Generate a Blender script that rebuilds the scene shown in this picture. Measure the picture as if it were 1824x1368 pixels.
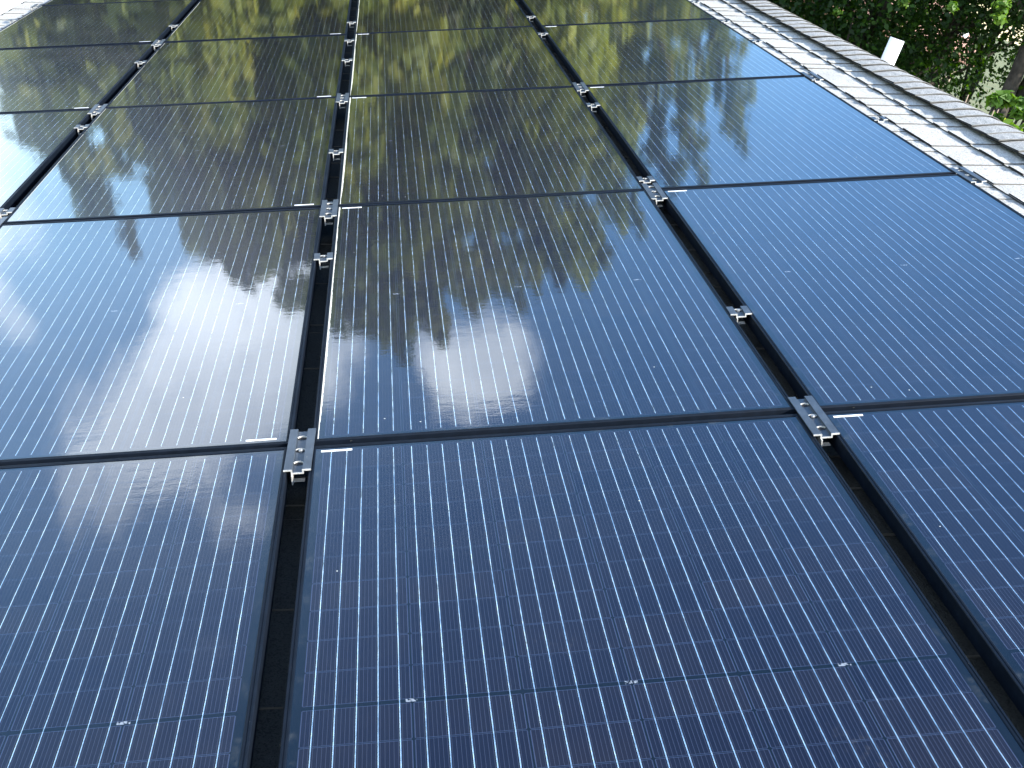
import bpy, math, random
import numpy as np
from mathutils import Vector, Matrix
R_ = math.radians
random.seed(7); rng = np.random.default_rng(11)
for o in list(bpy.data.objects): bpy.data.objects.remove(o)
scene = bpy.context.scene
COL = scene.collection

# ------------------------------------------------------------------ camera
TILT = R_(20)                                   # pitch of the roof that carries the array
# "roof frame": x up the slope, y along the ridge, z off the roof; z=0 is the top of the panel frames
M = Matrix.Rotation(-TILT, 4, 'Y')
Rc = ((0.9951784, -0.0944984, -0.0262696), (-0.0631489, -0.4123895, -0.9088163), (0.0750484, 0.9060932, -0.4163686))
CAMR = Vector((0.23809, -2.33575, 1.18275))     # camera in the roof frame
F_PX, W_PX, H_PX = 2283.9, 1824.0, 1368.0
camd = bpy.data.cameras.new('camera'); cam = bpy.data.objects.new('camera', camd); COL.objects.link(cam)
rt, dn, fw = (Vector(r) for r in Rc)
m3 = Matrix((rt, -dn, -fw)).transposed().to_4x4()
cam.matrix_world = M @ (Matrix.Translation(CAMR) @ m3)
camd.sensor_fit = 'HORIZONTAL'; camd.sensor_width = 36; camd.lens = 36 * F_PX / W_PX
camd.clip_start = .05; camd.clip_end = 3000
scene.camera = cam

# ------------------------------------------------------------------ world and sun
SUN_AZ, SUN_EL = 127.0, 39.0                     # azimuth from +Y towards +X
sdir = Vector((math.sin(R_(SUN_AZ)) * math.cos(R_(SUN_EL)), math.cos(R_(SUN_AZ)) * math.cos(R_(SUN_EL)), math.sin(R_(SUN_EL))))
sl = bpy.data.lights.new('sun', 'SUN'); sl.energy = 4.9; sl.angle = R_(.5); sl.color = (1, .95, .86)
so = bpy.data.objects.new('sun', sl); COL.objects.link(so)
so.rotation_euler = sdir.to_track_quat('Z', 'Y').to_euler()
scene.view_settings.view_transform = 'Standard'; scene.view_settings.look = 'None'
scene.view_settings.exposure = 1.55; scene.view_settings.gamma = 1
SKY_STRENGTH = .1
def azel(az, el):
    a, e = R_(az), R_(el)
    return Vector((math.sin(a) * math.cos(e), math.cos(a) * math.cos(e), math.sin(e)))
wd = bpy.data.worlds.new('World'); scene.world = wd; wd.use_nodes = True
nt = wd.node_tree; nt.nodes.clear()
class NB:
    """small helper to write node graphs"""
    def __init__(s, t): s.t = t
    def n(s, typ, **kw):
        nd = s.t.nodes.new(typ)
        for k, v in kw.items(): setattr(nd, k, v)
        return nd
    def l(s, a, b): s.t.links.new(a, b)
    def put(s, sock, v):
        if hasattr(v, 'is_output') or hasattr(v, 'links'): s.t.links.new(v, sock)
        else: sock.default_value = v
    def m(s, op, *a, clamp=False):
        nd = s.n('ShaderNodeMath', operation=op, use_clamp=clamp)
        for i, v in enumerate(a): s.put(nd.inputs[i], v)
        return nd.outputs[0]
    def mix(s, f, a, b):
        nd = s.n('ShaderNodeMix', data_type='RGBA')
        s.put(nd.inputs[0], f); s.put(nd.inputs[6], a); s.put(nd.inputs[7], b)
        return nd.outputs[2]
    def noise(s, vec, scale, detail=3, rough=.5, dim='3D'):
        nd = s.n('ShaderNodeTexNoise', noise_dimensions=dim)
        if vec is not None: s.l(vec, nd.inputs['Vector'])
        nd.inputs['Scale'].default_value = scale; nd.inputs['Detail'].default_value = detail; nd.inputs['Roughness'].default_value = rough
        return nd.outputs['Fac']
    def ramp(s, v, a, b, c=0., d=1., smooth=True):
        nd = s.n('ShaderNodeMapRange', interpolation_type='SMOOTHSTEP' if smooth else 'LINEAR')
        s.put(nd.inputs[0], v); nd.inputs[1].default_value = a; nd.inputs[2].default_value = b
        nd.inputs[3].default_value = c; nd.inputs[4].default_value = d
        return nd.outputs[0]
    def xyz(s, v):
        nd = s.n('ShaderNodeSeparateXYZ'); s.l(v, nd.inputs[0]); return nd.outputs
    def vec(s, x, y, z):
        nd = s.n('ShaderNodeCombineXYZ')
        for i, q in enumerate((x, y, z)): s.put(nd.inputs[i], q)
        return nd.outputs[0]
g = NB(nt)
sky = g.n('ShaderNodeTexSky', sky_type='NISHITA'); sky.sun_disc = False
sky.sun_elevation = R_(SUN_EL); sky.sun_rotation = R_(SUN_AZ); sky.air_density = 1.0; sky.dust_density = .4; sky.ozone_density = 1.6
tc = g.n('ShaderNodeTexCoord').outputs['Generated']
wob = g.n('ShaderNodeTexNoise'); g.l(tc, wob.inputs['Vector']); wob.inputs['Scale'].default_value = 11; wob.inputs['Detail'].default_value = 5
vm = g.n('ShaderNodeVectorMath', operation='SUBTRACT'); g.l(wob.outputs['Color'], vm.inputs[0]); vm.inputs[1].default_value = (.5, .5, .5)
vs = g.n('ShaderNodeVectorMath', operation='SCALE'); g.l(vm.outputs[0], vs.inputs[0]); vs.inputs['Scale'].default_value = .12
va = g.n('ShaderNodeVectorMath', operation='ADD'); g.l(tc, va.inputs[0]); g.l(vs.outputs[0], va.inputs[1])
cn = g.n('ShaderNodeVectorMath', operation='NORMALIZE'); g.l(va.outputs[0], cn.inputs[0])
# clouds: (azimuth, elevation, angular radius, softness, density)
CLOUDS = [(-12.2, 17.8, 1.6, 3.4, .6), (-14.8, 17.6, 1.6, 3.4, .55), (-12.6, 15.2, 1.2, 3.0, .5), (-15.8, 20.0, 1.4, 3.4, .5), (-18.0, 18.4, 1.6, 3.4, .55), (-20.6, 19.0, 1.4, 3.2, .55), (-18.8, 20.6, 1.2, 3.0, .5), (-22.8, 20.2, 1.1, 2.8, .55), (-20.4, 22.4, .7, 2.2, .45),
          (-5.6, 22.8, .4, 2.9, .7), (-4.4, 24.0, .4, 1.7, .45), (-7.0, 23.4, .3, 1.8, .35), (-22.6, 6.4, 2.0, 3.2, .7), (-24.2, 11.6, .5, 1.7, .8), (-27, 4, 4, 4, .6),
          (11.3, 20.0, .5, 2.2, .12), (6, 36, 3, 5, .04), (-26, 31, 1.5, 4, .12), (-18, 30, 1.2, 4, .07), (60, 30, 12, 10, .7), (120, 40, 14, 12, .8),
          (200, 35, 16, 12, .8), (-90, 30, 14, 12, .8), (-140, 25, 12, 10, .7), (165, 60, 10, 10, .5)]
den = 0.0
for az, el, rad, soft, amt in CLOUDS:
    dt = g.n('ShaderNodeVectorMath', operation='DOT_PRODUCT'); g.l(cn.outputs[0], dt.inputs[0]); dt.inputs[1].default_value = azel(az, el)
    d = g.ramp(dt.outputs['Value'], math.cos(R_(rad + soft)), math.cos(R_(max(.1, rad * .6))), 0, amt)
    den = g.m('ADD', den, d)
wisp = g.noise(tc, 26, 8, .68)
den = g.m('MULTIPLY', g.m('MINIMUM', den, 1.15), g.ramp(wisp, .25, .68, .72, 1.0))
den = g.m('MINIMUM', g.ramp(g.m('SUBTRACT', den, g.m('MULTIPLY', g.m('SUBTRACT', .5, wisp), .75)), .06, .98, 0, 1), 1.0)
cc = g.mix(g.ramp(g.noise(tc, 12, 4), .35, .7), (11.2, 12.9, 15.2, 1), (16.2, 18.0, 20.2, 1))
hs = g.n('ShaderNodeHueSaturation'); hs.inputs['Saturation'].default_value = 1.24; hs.inputs['Value'].default_value = 1.55; g.l(sky.outputs[0], hs.inputs['Color'])
bg = g.n('ShaderNodeBackground'); bg.inputs['Strength'].default_value = SKY_STRENGTH
g.l(g.mix(den, hs.outputs[0], cc), bg.inputs['Color'])
wo = g.n('ShaderNodeOutputWorld'); g.l(bg.outputs[0], wo.inputs[0])

# ------------------------------------------------------------------ helpers
CAMW = M @ CAMR
M3 = M.to_3x3()
def ray(u, v):
    """world direction of a viewing ray through a photo point, used to work out where things stand"""
    d = Vector(((u - W_PX / 2) / F_PX, (v - H_PX / 2) / F_PX, 1))
    r = rt * d.x + dn * d.y + fw * d.z
    return r.normalized()
def direct(u, v, D): return M @ (CAMR + ray(u, v) * D)
def mirrored(u, v, D):
    """where a thing seen mirrored in the panels stands, D metres beyond the glass"""
    r = ray(u, v); P = CAMR - r * (CAMR.z / r.z); q = Vector((r.x, r.y, -r.z))
    return M @ (P + q * D)
def P(x, y, z): return M @ Vector((x, y, z))
def tag(o, label=None, cat=None, group=None, kind=None):
    if label: o['label'] = label
    if cat: o['category'] = cat
    if group: o['group'] = group
    if kind: o['kind'] = kind
    return o
def empty(name, mat=Matrix()):
    o = bpy.data.objects.new(name, None); o.empty_display_size = .1; COL.objects.link(o); o.matrix_world = mat; return o
def obj(name, data, parent=None, mat=None):
    o = bpy.data.objects.new(name, data); COL.objects.link(o)
    if parent: o.parent = parent
    if mat is not None: o.matrix_world = mat
    return o
class MB:
    def __init__(s): s.v = []; s.f = []; s.mi = []
    def add(s, vs, fs, mi=0):
        b = len(s.v); s.v += [tuple(q) for q in vs]; s.f += [tuple(b + i for i in f) for f in fs]; s.mi += [mi] * len(fs)
    def box(s, x0, x1, y0, y1, z0, z1, mi=0, T=None):
        vs = [Vector((x, y, z)) for x in (x0, x1) for y in (y0, y1) for z in (z0, z1)]
        if T: vs = [T @ q for q in vs]
        s.add(vs, [(0, 1, 3, 2), (4, 6, 7, 5), (0, 4, 5, 1), (2, 3, 7, 6), (0, 2, 6, 4), (1, 5, 7, 3)], mi)
    def tube(s, pts, rad, n=8, mi=0, cap=True):
        pts = [Vector(p) for p in pts]; rings = []
        up = Vector((0, 0, 1))
        for i, p in enumerate(pts):
            t = (pts[min(i + 1, len(pts) - 1)] - pts[max(i - 1, 0)]).normalized()
            a = t.cross(up if abs(t.z) < .9 else Vector((1, 0, 0))).normalized(); b = t.cross(a)
            r = rad[i] if hasattr(rad, '__len__') else rad
            rings.append([p + a * (r * math.cos(k * 2 * math.pi / n)) + b * (r * math.sin(k * 2 * math.pi / n)) for k in range(n)])
        vs = [q for rg in rings for q in rg]; fs = []
        for i in range(len(pts) - 1):
            for k in range(n):
                k2 = (k + 1) % n; fs.append((i * n + k, i * n + k2, (i + 1) * n + k2, (i + 1) * n + k))
        if cap: fs += [tuple(range(n))[::-1], tuple((len(pts) - 1) * n + k for k in range(n))]
        s.add(vs, fs, mi)
    def mesh(s, name, mats, smooth=False, bevel=0):
        me = bpy.data.meshes.new(name); me.from_pydata(s.v, [], s.f)
        for m_ in (mats if isinstance(mats, (list, tuple)) else [mats]): me.materials.append(m_)
        me.polygons.foreach_set('material_index', s.mi)
        if smooth: me.polygons.foreach_set('use_smooth', [True] * len(s.f))
        me.update(); return me
    def build(s, name, mats, parent=None, smooth=False, mat=None, bevel=0):
        o = obj(name, s.mesh(name, mats, smooth), parent, mat)
        if bevel:
            b = o.modifiers.new('bevel', 'BEVEL'); b.width = bevel; b.segments = 2; b.limit_method = 'ANGLE'
        return o
def material(name):
    m_ = bpy.data.materials.new(name); m_.use_nodes = True
    t = m_.node_tree; b = t.nodes['Principled BSDF']; return m_, NB(t), b
def simple(name, col, rough=.6, metal=0., spec=.5, var=.0, scale=20, bump=0.):
    m_, g, b = material(name)
    b.inputs['Roughness'].default_value = rough; b.inputs['Metallic'].default_value = metal; b.inputs['Specular IOR Level'].default_value = spec
    if var:
        tcn = g.n('ShaderNodeTexCoord').outputs['Object']
        f = g.noise(tcn, scale, 5, .6)
        g.l(g.mix(g.ramp(f, .3, .7), tuple(c * (1 - var) for c in col) + (1,), tuple(min(1, c * (1 + var)) for c in col) + (1,)), b.inputs['Base Color'])
        if bump:
            bn = g.n('ShaderNodeBump'); bn.inputs['Strength'].default_value = bump; bn.inputs['Distance'].default_value = .01; g.l(f, bn.inputs['Height']); g.l(bn.outputs[0], b.inputs['Normal'])
    else: b.inputs['Base Color'].default_value = (*col, 1)
    return m_

# ------------------------------------------------------------------ materials
PW, PL = 1.010, 1.664                           # panel size
GX, PX = 1.0527, 1.682                          # column pitch, row pitch
LIP = .0105
CW = .1605; CX0 = (PW - 6 * CW) / 2             # cell column pitch, start
MIDG = .0070; CH = (PL / 2 - .021 - MIDG / 2) / 10   # half-cell pitch
def panel_material():
    m_, g, b = material('solar_cells_under_glass')
    oi = g.n('ShaderNodeObjectInfo'); co = g.n('ShaderNodeTexCoord').outputs['Object']
    x, y, z = g.xyz(co)
    cx = g.m('DIVIDE', g.m('SUBTRACT', x, CX0), CW); ci = g.m('FLOOR', cx)
    lx = g.m('MULTIPLY', g.m('FRACT', cx), CW)                                   # metres inside the cell column
    inx = g.m('MULTIPLY', g.m('GREATER_THAN', cx, 0.), g.m('LESS_THAN', cx, 6.))
    yc = g.m('SUBTRACT', y, PL / 2); ya = g.m('SUBTRACT', g.m('ABSOLUTE', yc), MIDG / 2)
    cy = g.m('DIVIDE', ya, CH); cj = g.m('ADD', g.m('FLOOR', cy), g.m('MULTIPLY', g.m('SIGN', yc), 20.))
    ly = g.m('MULTIPLY', g.m('FRACT', cy), CH)
    iny = g.m('MULTIPLY', g.m('GREATER_THAN', cy, 0.), g.m('LESS_THAN', cy, 10.))
    ex = g.m('MINIMUM', lx, g.m('SUBTRACT', CW, lx)); ey = g.m('MINIMUM', ly, g.m('SUBTRACT', CH, ly))
    gapx, gapy = .0014, .0008
    ins = g.m('MULTIPLY', g.m('MULTIPLY', inx, iny), g.m('MULTIPLY', g.m('GREATER_THAN', ex, gapx), g.m('GREATER_THAN', ey, gapy)))
    # corner chamfer of the wafers
    ins = g.m('MULTIPLY', ins, g.m('GREATER_THAN', g.m('ADD', ex, ey), .0042))
    edge = g.m('MULTIPLY', ins, g.m('MAXIMUM', g.m('LESS_THAN', ex, gapx + .0013), g.m('LESS_THAN', ey, gapy + .0012)))
    # ribbons
    sp = .031; off = CW / 2 - 2 * sp
    bx = g.m('DIVIDE', g.m('ADD', g.m('SUBTRACT', lx, off), sp / 2), sp); bi = g.m('FLOOR', bx)
    wv = g.m('MULTIPLY', g.m('SUBTRACT', g.noise(g.vec(g.m('ADD', bi, g.m('MULTIPLY', ci, 7)), g.m('MULTIPLY', y, 9), oi.outputs['Random']), 1.0, 2), .5), .0011)
    bo = g.m('ADD', g.m('MULTIPLY', g.m('SUBTRACT', g.m('FRACT', bx), .5), sp), wv)
    crossing = g.m('LESS_THAN', g.m('MINIMUM', ey, g.m('ABSOLUTE', ya)), .0022)
    hw = g.m('SUBTRACT', .00076, g.m('MULTIPLY', g.m('LESS_THAN', cy, 0.), .00025))
    inb = g.m('MULTIPLY', g.m('GREATER_THAN', bi, -.5), g.m('LESS_THAN', bi, 4.5))
    yend = g.m('LESS_THAN', cy, 9.93)
    rib = g.m('MULTIPLY', g.m('MULTIPLY', g.m('LESS_THAN', g.m('ABSOLUTE', bo), hw), g.m('MULTIPLY', inb, inx)), yend)
    # thin lines printed between the ribbons
    fx = g.m('SUBTRACT', g.m('FRACT', g.m('ADD', g.m('MULTIPLY', g.m('FRACT', bx), 5.), .5)), .5)
    fin = g.m('MULTIPLY', g.m('LESS_THAN', g.m('ABSOLUTE', fx), .05), ins)
    fin = g.m('MULTIPLY', fin, g.m('SUBTRACT', 1, rib))
    # colours
    wn = g.n('ShaderNodeTexWhiteNoise', noise_dimensions='4D'); g.l(g.vec(ci, cj, 0), wn.inputs['Vector']); g.l(oi.outputs['Random'], wn.inputs['W'])
    rnd = wn.outputs['Value']
    cloudy = g.noise(co, 6, 4, .6)
    cell = g.mix(rnd, (.0032, .0034, .0105, 1), (.0078, .0062, .0105, 1))
    cell = g.mix(g.ramp(cloudy, .3, .7, 0, .5), cell, (.0036, .0042, .0130, 1))
    c = g.mix(ins, (.0018, .0032, .0055, 1), cell)
    c = g.mix(g.m('MULTIPLY', edge, g.m('ADD', .38, g.m('MULTIPLY', rnd, .42))), c, (.030, .040, .075, 1))
    c = g.mix(g.m('MULTIPLY', fin, .30), c, (.08, .09, .12, 1))
    glint = g.noise(g.vec(g.m('ADD', bi, g.m('MULTIPLY', ci, 11)), g.m('MULTIPLY', y, 11), oi.outputs['Random']), 1.0, 4, .75)
    rc = g.mix(g.ramp(glint, .32, .62), (.36, .42, .46, 1), (.88, .92, .88, 1)); rc = g.mix(g.ramp(glint, .62, .72), rc, (1, .86, .66, 1))  # uneven glints painted into the ribbon colour, warm at the brightest
    c = g.mix(rib, c, rc)
    # solder tabs on the middle line
    tx = g.m('ABSOLUTE', g.m('SUBTRACT', g.m('FRACT', g.m('MULTIPLY', g.m('SUBTRACT', cx, 1.), .5)), 0.0)); tx = g.m('MINIMUM', tx, g.m('SUBTRACT', 1., tx))
    tabm = g.m('MULTIPLY', g.m('LESS_THAN', tx, .030), g.m('LESS_THAN', g.m('ABSOLUTE', g.m('ADD', yc, -.001)), .0034))
    tabm = g.m('MULTIPLY', g.m('MULTIPLY', tabm, inx), g.m('MULTIPLY', g.m('GREATER_THAN', cx, .5), g.m('LESS_THAN', cx, 5.5)))
    tabm = g.m('MULTIPLY', tabm, g.ramp(g.noise(co, 260, 2), .40, .55))
    c = g.mix(tabm, c, (.20, .215, .24, 1))
    metal = g.m('MAXIMUM', g.m('MULTIPLY', rib, .92), 0.)
    # dust film, specks and the dirt line along the low edge
    film = g.m('MULTIPLY', g.ramp(g.noise(co, 3.5, 5, .65), .35, .8), .0035)
    film = g.m('ADD', film, g.m('MULTIPLY', g.ramp(g.noise(g.vec(g.m('MULTIPLY', x, 5), g.m('MULTIPLY', y, 60), oi.outputs['Random']), 1, 3), .62, .85), .006))
    vo = g.n('ShaderNodeTexVoronoi'); vo.inputs['Scale'].default_value = 13; g.l(co, vo.inputs['Vector'])
    atd = g.n('ShaderNodeAttribute', attribute_type='OBJECT', attribute_name='dust'); film = g.m('MULTIPLY', film, atd.outputs['Fac'])
    spk = g.m('MULTIPLY', g.m('LESS_THAN', vo.outputs['Distance'], .022), g.m('GREATER_THAN', g.xyz(vo.outputs['Color'])[0], .72))
    at = g.n('ShaderNodeAttribute', attribute_type='OBJECT', attribute_name='dirt')
    nl = g.noise(g.vec(0, y, oi.outputs['Random']), 55, 4, .7)
    nlow = g.noise(g.vec(3, y, oi.outputs['Random']), 2.2, 2)
    wdt = g.m('MULTIPLY', g.m('MULTIPLY', at.outputs['Fac'], .0058), g.m('MULTIPLY', g.ramp(nlow, .25, .6), g.ramp(nl, .1, .7, .55, 1.15)))
    dirt = g.m('MULTIPLY', g.m('LESS_THAN', g.m('SUBTRACT', x, LIP), wdt), g.m('GREATER_THAN', wdt, .0012))
    dust = g.m('MAXIMUM', g.m('MAXIMUM', film, g.m('MULTIPLY', spk, .75)), g.m('MULTIPLY', dirt, .95))
    # mossy smudge near edges
    smu = g.m('MULTIPLY', g.ramp(g.noise(g.vec(x, g.m('MULTIPLY', y, .6), oi.outputs['Random']), 4.5, 2), .70, .80), g.ramp(g.noise(co, 90, 4, .75), .48, .72, 0, .07))
    dust = g.m('MAXIMUM', dust, smu)
    edg = g.m('MINIMUM', g.m('MINIMUM', x, g.m('SUBTRACT', PW, x)), g.m('MINIMUM', y, g.m('SUBTRACT', PL, y)))
    sm = g.m('MULTIPLY', g.ramp(edg, .012, .03, 1, 0), g.ramp(g.noise(co, 14, 4, .7), .5, .75, 0, .05))
    dust = g.m('MAXIMUM', dust, sm)
    c = g.mix(dust, c, (.62, .60, .50, 1))
    g.l(c, b.inputs['Base Color'])
    g.l(g.m('MULTIPLY', metal, g.m('SUBTRACT', 1, dust)), b.inputs['Metallic'])
    b.inputs['Roughness'].default_value = .27; b.inputs['Specular IOR Level'].default_value = .12
    # ribbon normals: round wire that waves along its length
    k = g.m('MULTIPLY', g.m('DIVIDE', bo, .00076), .8)
    ny = g.m('MULTIPLY', g.m('SUBTRACT', g.noise(g.vec(g.m('ADD', bi, g.m('MULTIPLY', ci, 5)), g.m('MULTIPLY', y, 14), oi.outputs['Random']), 1.0, 4, .75), .5), 1.05)
    ny = g.m('ADD', ny, g.m('MULTIPLY', g.ramp(ey, 0, .006, 1, 0), -.07))
    nv = g.vec(g.m('MULTIPLY', k, rib), g.m('MULTIPLY', ny, rib), 1.)
    vt = g.n('ShaderNodeVectorTransform', vector_type='NORMAL', convert_from='OBJECT', convert_to='WORLD'); g.l(nv, vt.inputs[0])
    nn = g.n('ShaderNodeVectorMath', operation='NORMALIZE'); g.l(vt.outputs[0], nn.inputs[0])
    g.l(nn.outputs[0], b.inputs['Normal'])
    # glass
    b.inputs['Coat IOR'].default_value = 1.385
    g.l(g.m('SUBTRACT', 1.0, g.m('MULTIPLY', dust, .9), clamp=True), b.inputs['Coat Weight'])
    g.l(g.ramp(g.noise(co, 2.2, 4), .3, .7, .008, .018), b.inputs['Coat Roughness'])
    b1 = g.n('ShaderNodeBump'); b1.inputs['Strength'].default_value = 1; b1.inputs['Distance'].default_value = 1.0
    hgt = g.m('ADD', g.m('MULTIPLY', g.noise(co, 210, 2, .5), .000022), g.m('MULTIPLY', g.noise(co, 22, 2), .000085))
    hgt = g.m('ADD', hgt, g.m('MULTIPLY', g.noise(g.vec(g.m('MULTIPLY', x, 12), g.m('MULTIPLY', y, 90), 0), 1.0, 2), .00003))
    g.l(hgt, b1.inputs['Height']); g.l(b1.outputs[0], b.inputs['Coat Normal'])
    return m_
MAT_PANEL = panel_material()
def anod(name, col, rough, spec):
    m_, g, b = material(name); co = g.n('ShaderNodeTexCoord').outputs['Object']
    b.inputs['Metallic'].default_value = .03; b.inputs['Specular IOR Level'].default_value = spec
    f = g.noise(co, 30, 5, .7); f2 = g.noise(co, 4, 3)
    c = g.mix(g.ramp(f, .35, .75, 0, .6), (*col, 1), tuple(q * 1.9 for q in col) + (1,))
    c = g.mix(g.ramp(g.noise(co, 70, 4, .8), .69, .76), c, (.34, .33, .29, 1))
    g.l(c, b.inputs['Base Color']); g.l(g.ramp(f2, .3, .7, rough, rough + .14), b.inputs['Roughness'])
    return m_
MAT_FRAME = anod('black_anodised_frame', (.003, .005, .009), .45, .10)
MAT_CLAMP = anod('dark_anodised_clamp', (.034, .042, .052), .36, .5)
MAT_ALU = simple('raw_aluminium', (.46, .45, .42), .5, .45, .4, .3, 90, .2)
MAT_STEEL = simple('bolt_steel', (.42, .41, .39), .45, .7, .5)
MAT_STICK = simple('white_sticker', (.88, .88, .86), .45, 0, .4)
MAT_PVC = simple('white_pvc', (.60, .61, .63), .35, 0, .5, .05, 8)
MAT_PVCIN = simple('pipe_inside', (.04, .04, .04), .8)
def shingle_material(name, a, bcol, speck, under_shade=False):
    m_, g, b = material(name); co = g.n('ShaderNodeTexCoord').outputs['Object']
    n1 = g.noise(co, 420, 2, .8); n2 = g.noise(co, 28, 5, .7); n3 = g.noise(co, 2.3, 4)
    c = g.mix(g.ramp(n2, .3, .7), (*a, 1), (*bcol, 1))
    c = g.mix(g.ramp(n1, .45, .62, 0, .55), c, (*speck, 1))
    vo = g.n('ShaderNodeTexVoronoi'); vo.inputs['Scale'].default_value = 380; g.l(co, vo.inputs['Vector'])
    r1 = g.xyz(vo.outputs['Color'])[0]
    c = g.mix(g.ramp(r1, .76, .82, 0, .8), c, (.06, .06, .06, 1))
    c = g.mix(g.ramp(r1, .22, .1, 0, .5), c, (.62, .61, .58, 1))
    c = g.mix(g.ramp(n3, .45, .75, 0, .30), c, (.17, .17, .15, 1))
    if under_shade:                                  # shade beneath the array, painted into the shingle colour
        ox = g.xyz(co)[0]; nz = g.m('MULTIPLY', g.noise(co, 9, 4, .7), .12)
        shade_ = g.m('MULTIPLY', g.ramp(g.m('ADD', g.m('ABSOLUTE', ox), nz), 1.93, 2.0, 1, 0), .93)
        c = g.mix(shade_, c, (.022, .025, .023, 1))
    g.l(c, b.inputs['Base Color']); b.inputs['Roughness'].default_value = .95; b.inputs['Specular IOR Level'].default_value = .2
    bn = g.n('ShaderNodeBump'); bn.inputs['Strength'].default_value = .55; bn.inputs['Distance'].default_value = .002
    g.l(g.m('ADD', n1, g.m('MULTIPLY', r1, .6)), bn.inputs['Height']); g.l(bn.outputs[0], b.inputs['Normal'])
    return m_
MAT_SHIN = shingle_material('light_grey_shingles', (.46, .45, .43), (.54, .53, .50), (.33, .325, .31))
MAT_ROOF = shingle_material('light_grey_shingles_shaded_under_array', (.38, .365, .335), (.48, .465, .43), (.25, .24, .22), True)
MAT_CAP = shingle_material('ridge_cap_shingles', (.26, .255, .245), (.33, .325, .31), (.17, .17, .165))
MAT_UNDER = simple('asphalt_edge', (.026, .025, .023), .95, 0, .1)

MAT_SIDE = simple('shingle_cut_side', (.12, .115, .105), .95, 0, .1)
# ------------------------------------------------------------------ the house and its roof
ROOF_Z = -.105
house = tag(empty('house', Matrix()), 'house under the solar array, with a light grey shingle roof and curved ridge caps', 'house')
EAVE, RIDGE, Y0, Y1 = -2.50, 2.69, -3.2, 9.6
GROUND = -4.6
sh = MB()
sh.add([P(EAVE, Y0, ROOF_Z - .012), P(RIDGE, Y0, ROOF_Z - .012), P(RIDGE, Y1, ROOF_Z - .012), P(EAVE, Y1, ROOF_Z - .012)], [(0, 1, 2, 3)], 1)
def slab(mb, x0, x1, y0, y1, zt0, zt1, th, mi=0):
    """a wedge lying on the roof: butt edge at x0 (low side) with its top at zt0, upper edge at x1 with its top at zt1"""
    vs = [P(x0, y0, zt0), P(x0, y1, zt0), P(x1, y1, zt1), P(x1, y0, zt1), P(x0 + .0005, y0, zt0 - th), P(x0 + .0005, y1, zt0 - th), P(x1, y1, zt1 - th), P(x1, y0, zt1 - th)]
    mb.add(vs, [(0, 3, 2, 1)], mi); mb.add(vs, [(1, 2, 6, 5), (3, 0, 4, 7)], 2); mb.add(vs, [(0, 1, 5, 4), (2, 3, 7, 6)], 1)
EXPO = .1535
x = 2.305 - EXPO * 31
k = 0
while x < RIDGE - .03:
    xb = x; xt = min(x + EXPO + .03, RIDGE)
    if xb > EAVE - .02:
        y = Y0 - random.random() * .9
        while y < Y1:                                  # the shingles of one course, each 1 m long, a hair apart
            L = .985; ya, yb = max(y, Y0), min(y + L, Y1)
            if yb > ya:
                jz = random.uniform(-.0006, .0006)
                slab(sh, xb + random.uniform(-.0015, .0015), xt, ya, yb - .003, ROOF_Z + .0015 + jz, ROOF_Z - .0085 + jz, .004)
                t = ya + random.uniform(0, .08)        # the laminated second layer: tabs of uneven width
                while t < yb - .05:
                    w = random.choice((.07, .10, .13, .17, .22, .30)); te = min(t + w, yb - .006)
                    slab(sh, xb + random.uniform(-.002, .001), xt, t, te, ROOF_Z + .0075 + jz, ROOF_Z - .0055 + jz, .006)
                    t = te + random.choice((.05, .08, .12, .16))
            y += L
    x += EXPO; k += 1
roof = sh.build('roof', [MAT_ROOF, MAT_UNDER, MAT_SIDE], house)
# far slope, falling away behind the ridge
RW = P(RIDGE, 0, ROOF_Z)
def Q(s, y, z=0.): return Vector((RW.x + s * math.cos(TILT) + z * math.sin(TILT), y, RW.z - s * math.sin(TILT) + z * math.cos(TILT)))
bs = MB(); bs.add([Q(0, Y0), Q(5.3, Y0), Q(5.3, Y1), Q(0, Y1)], [(0, 1, 2, 3)])
s = .05
while s < 5.2:
    vs = [Q(s, Y0, .001), Q(s, Y1, .001), Q(s + EXPO, Y1, .0075), Q(s + EXPO, Y0, .0075), Q(s + EXPO, Y0, 0), Q(s + EXPO, Y1, 0)]
    bs.add(vs, [(0, 3, 2, 1), (3, 4, 5, 2)]); s += EXPO
bs.build('back_slope', [MAT_SHIN], roof)
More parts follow.
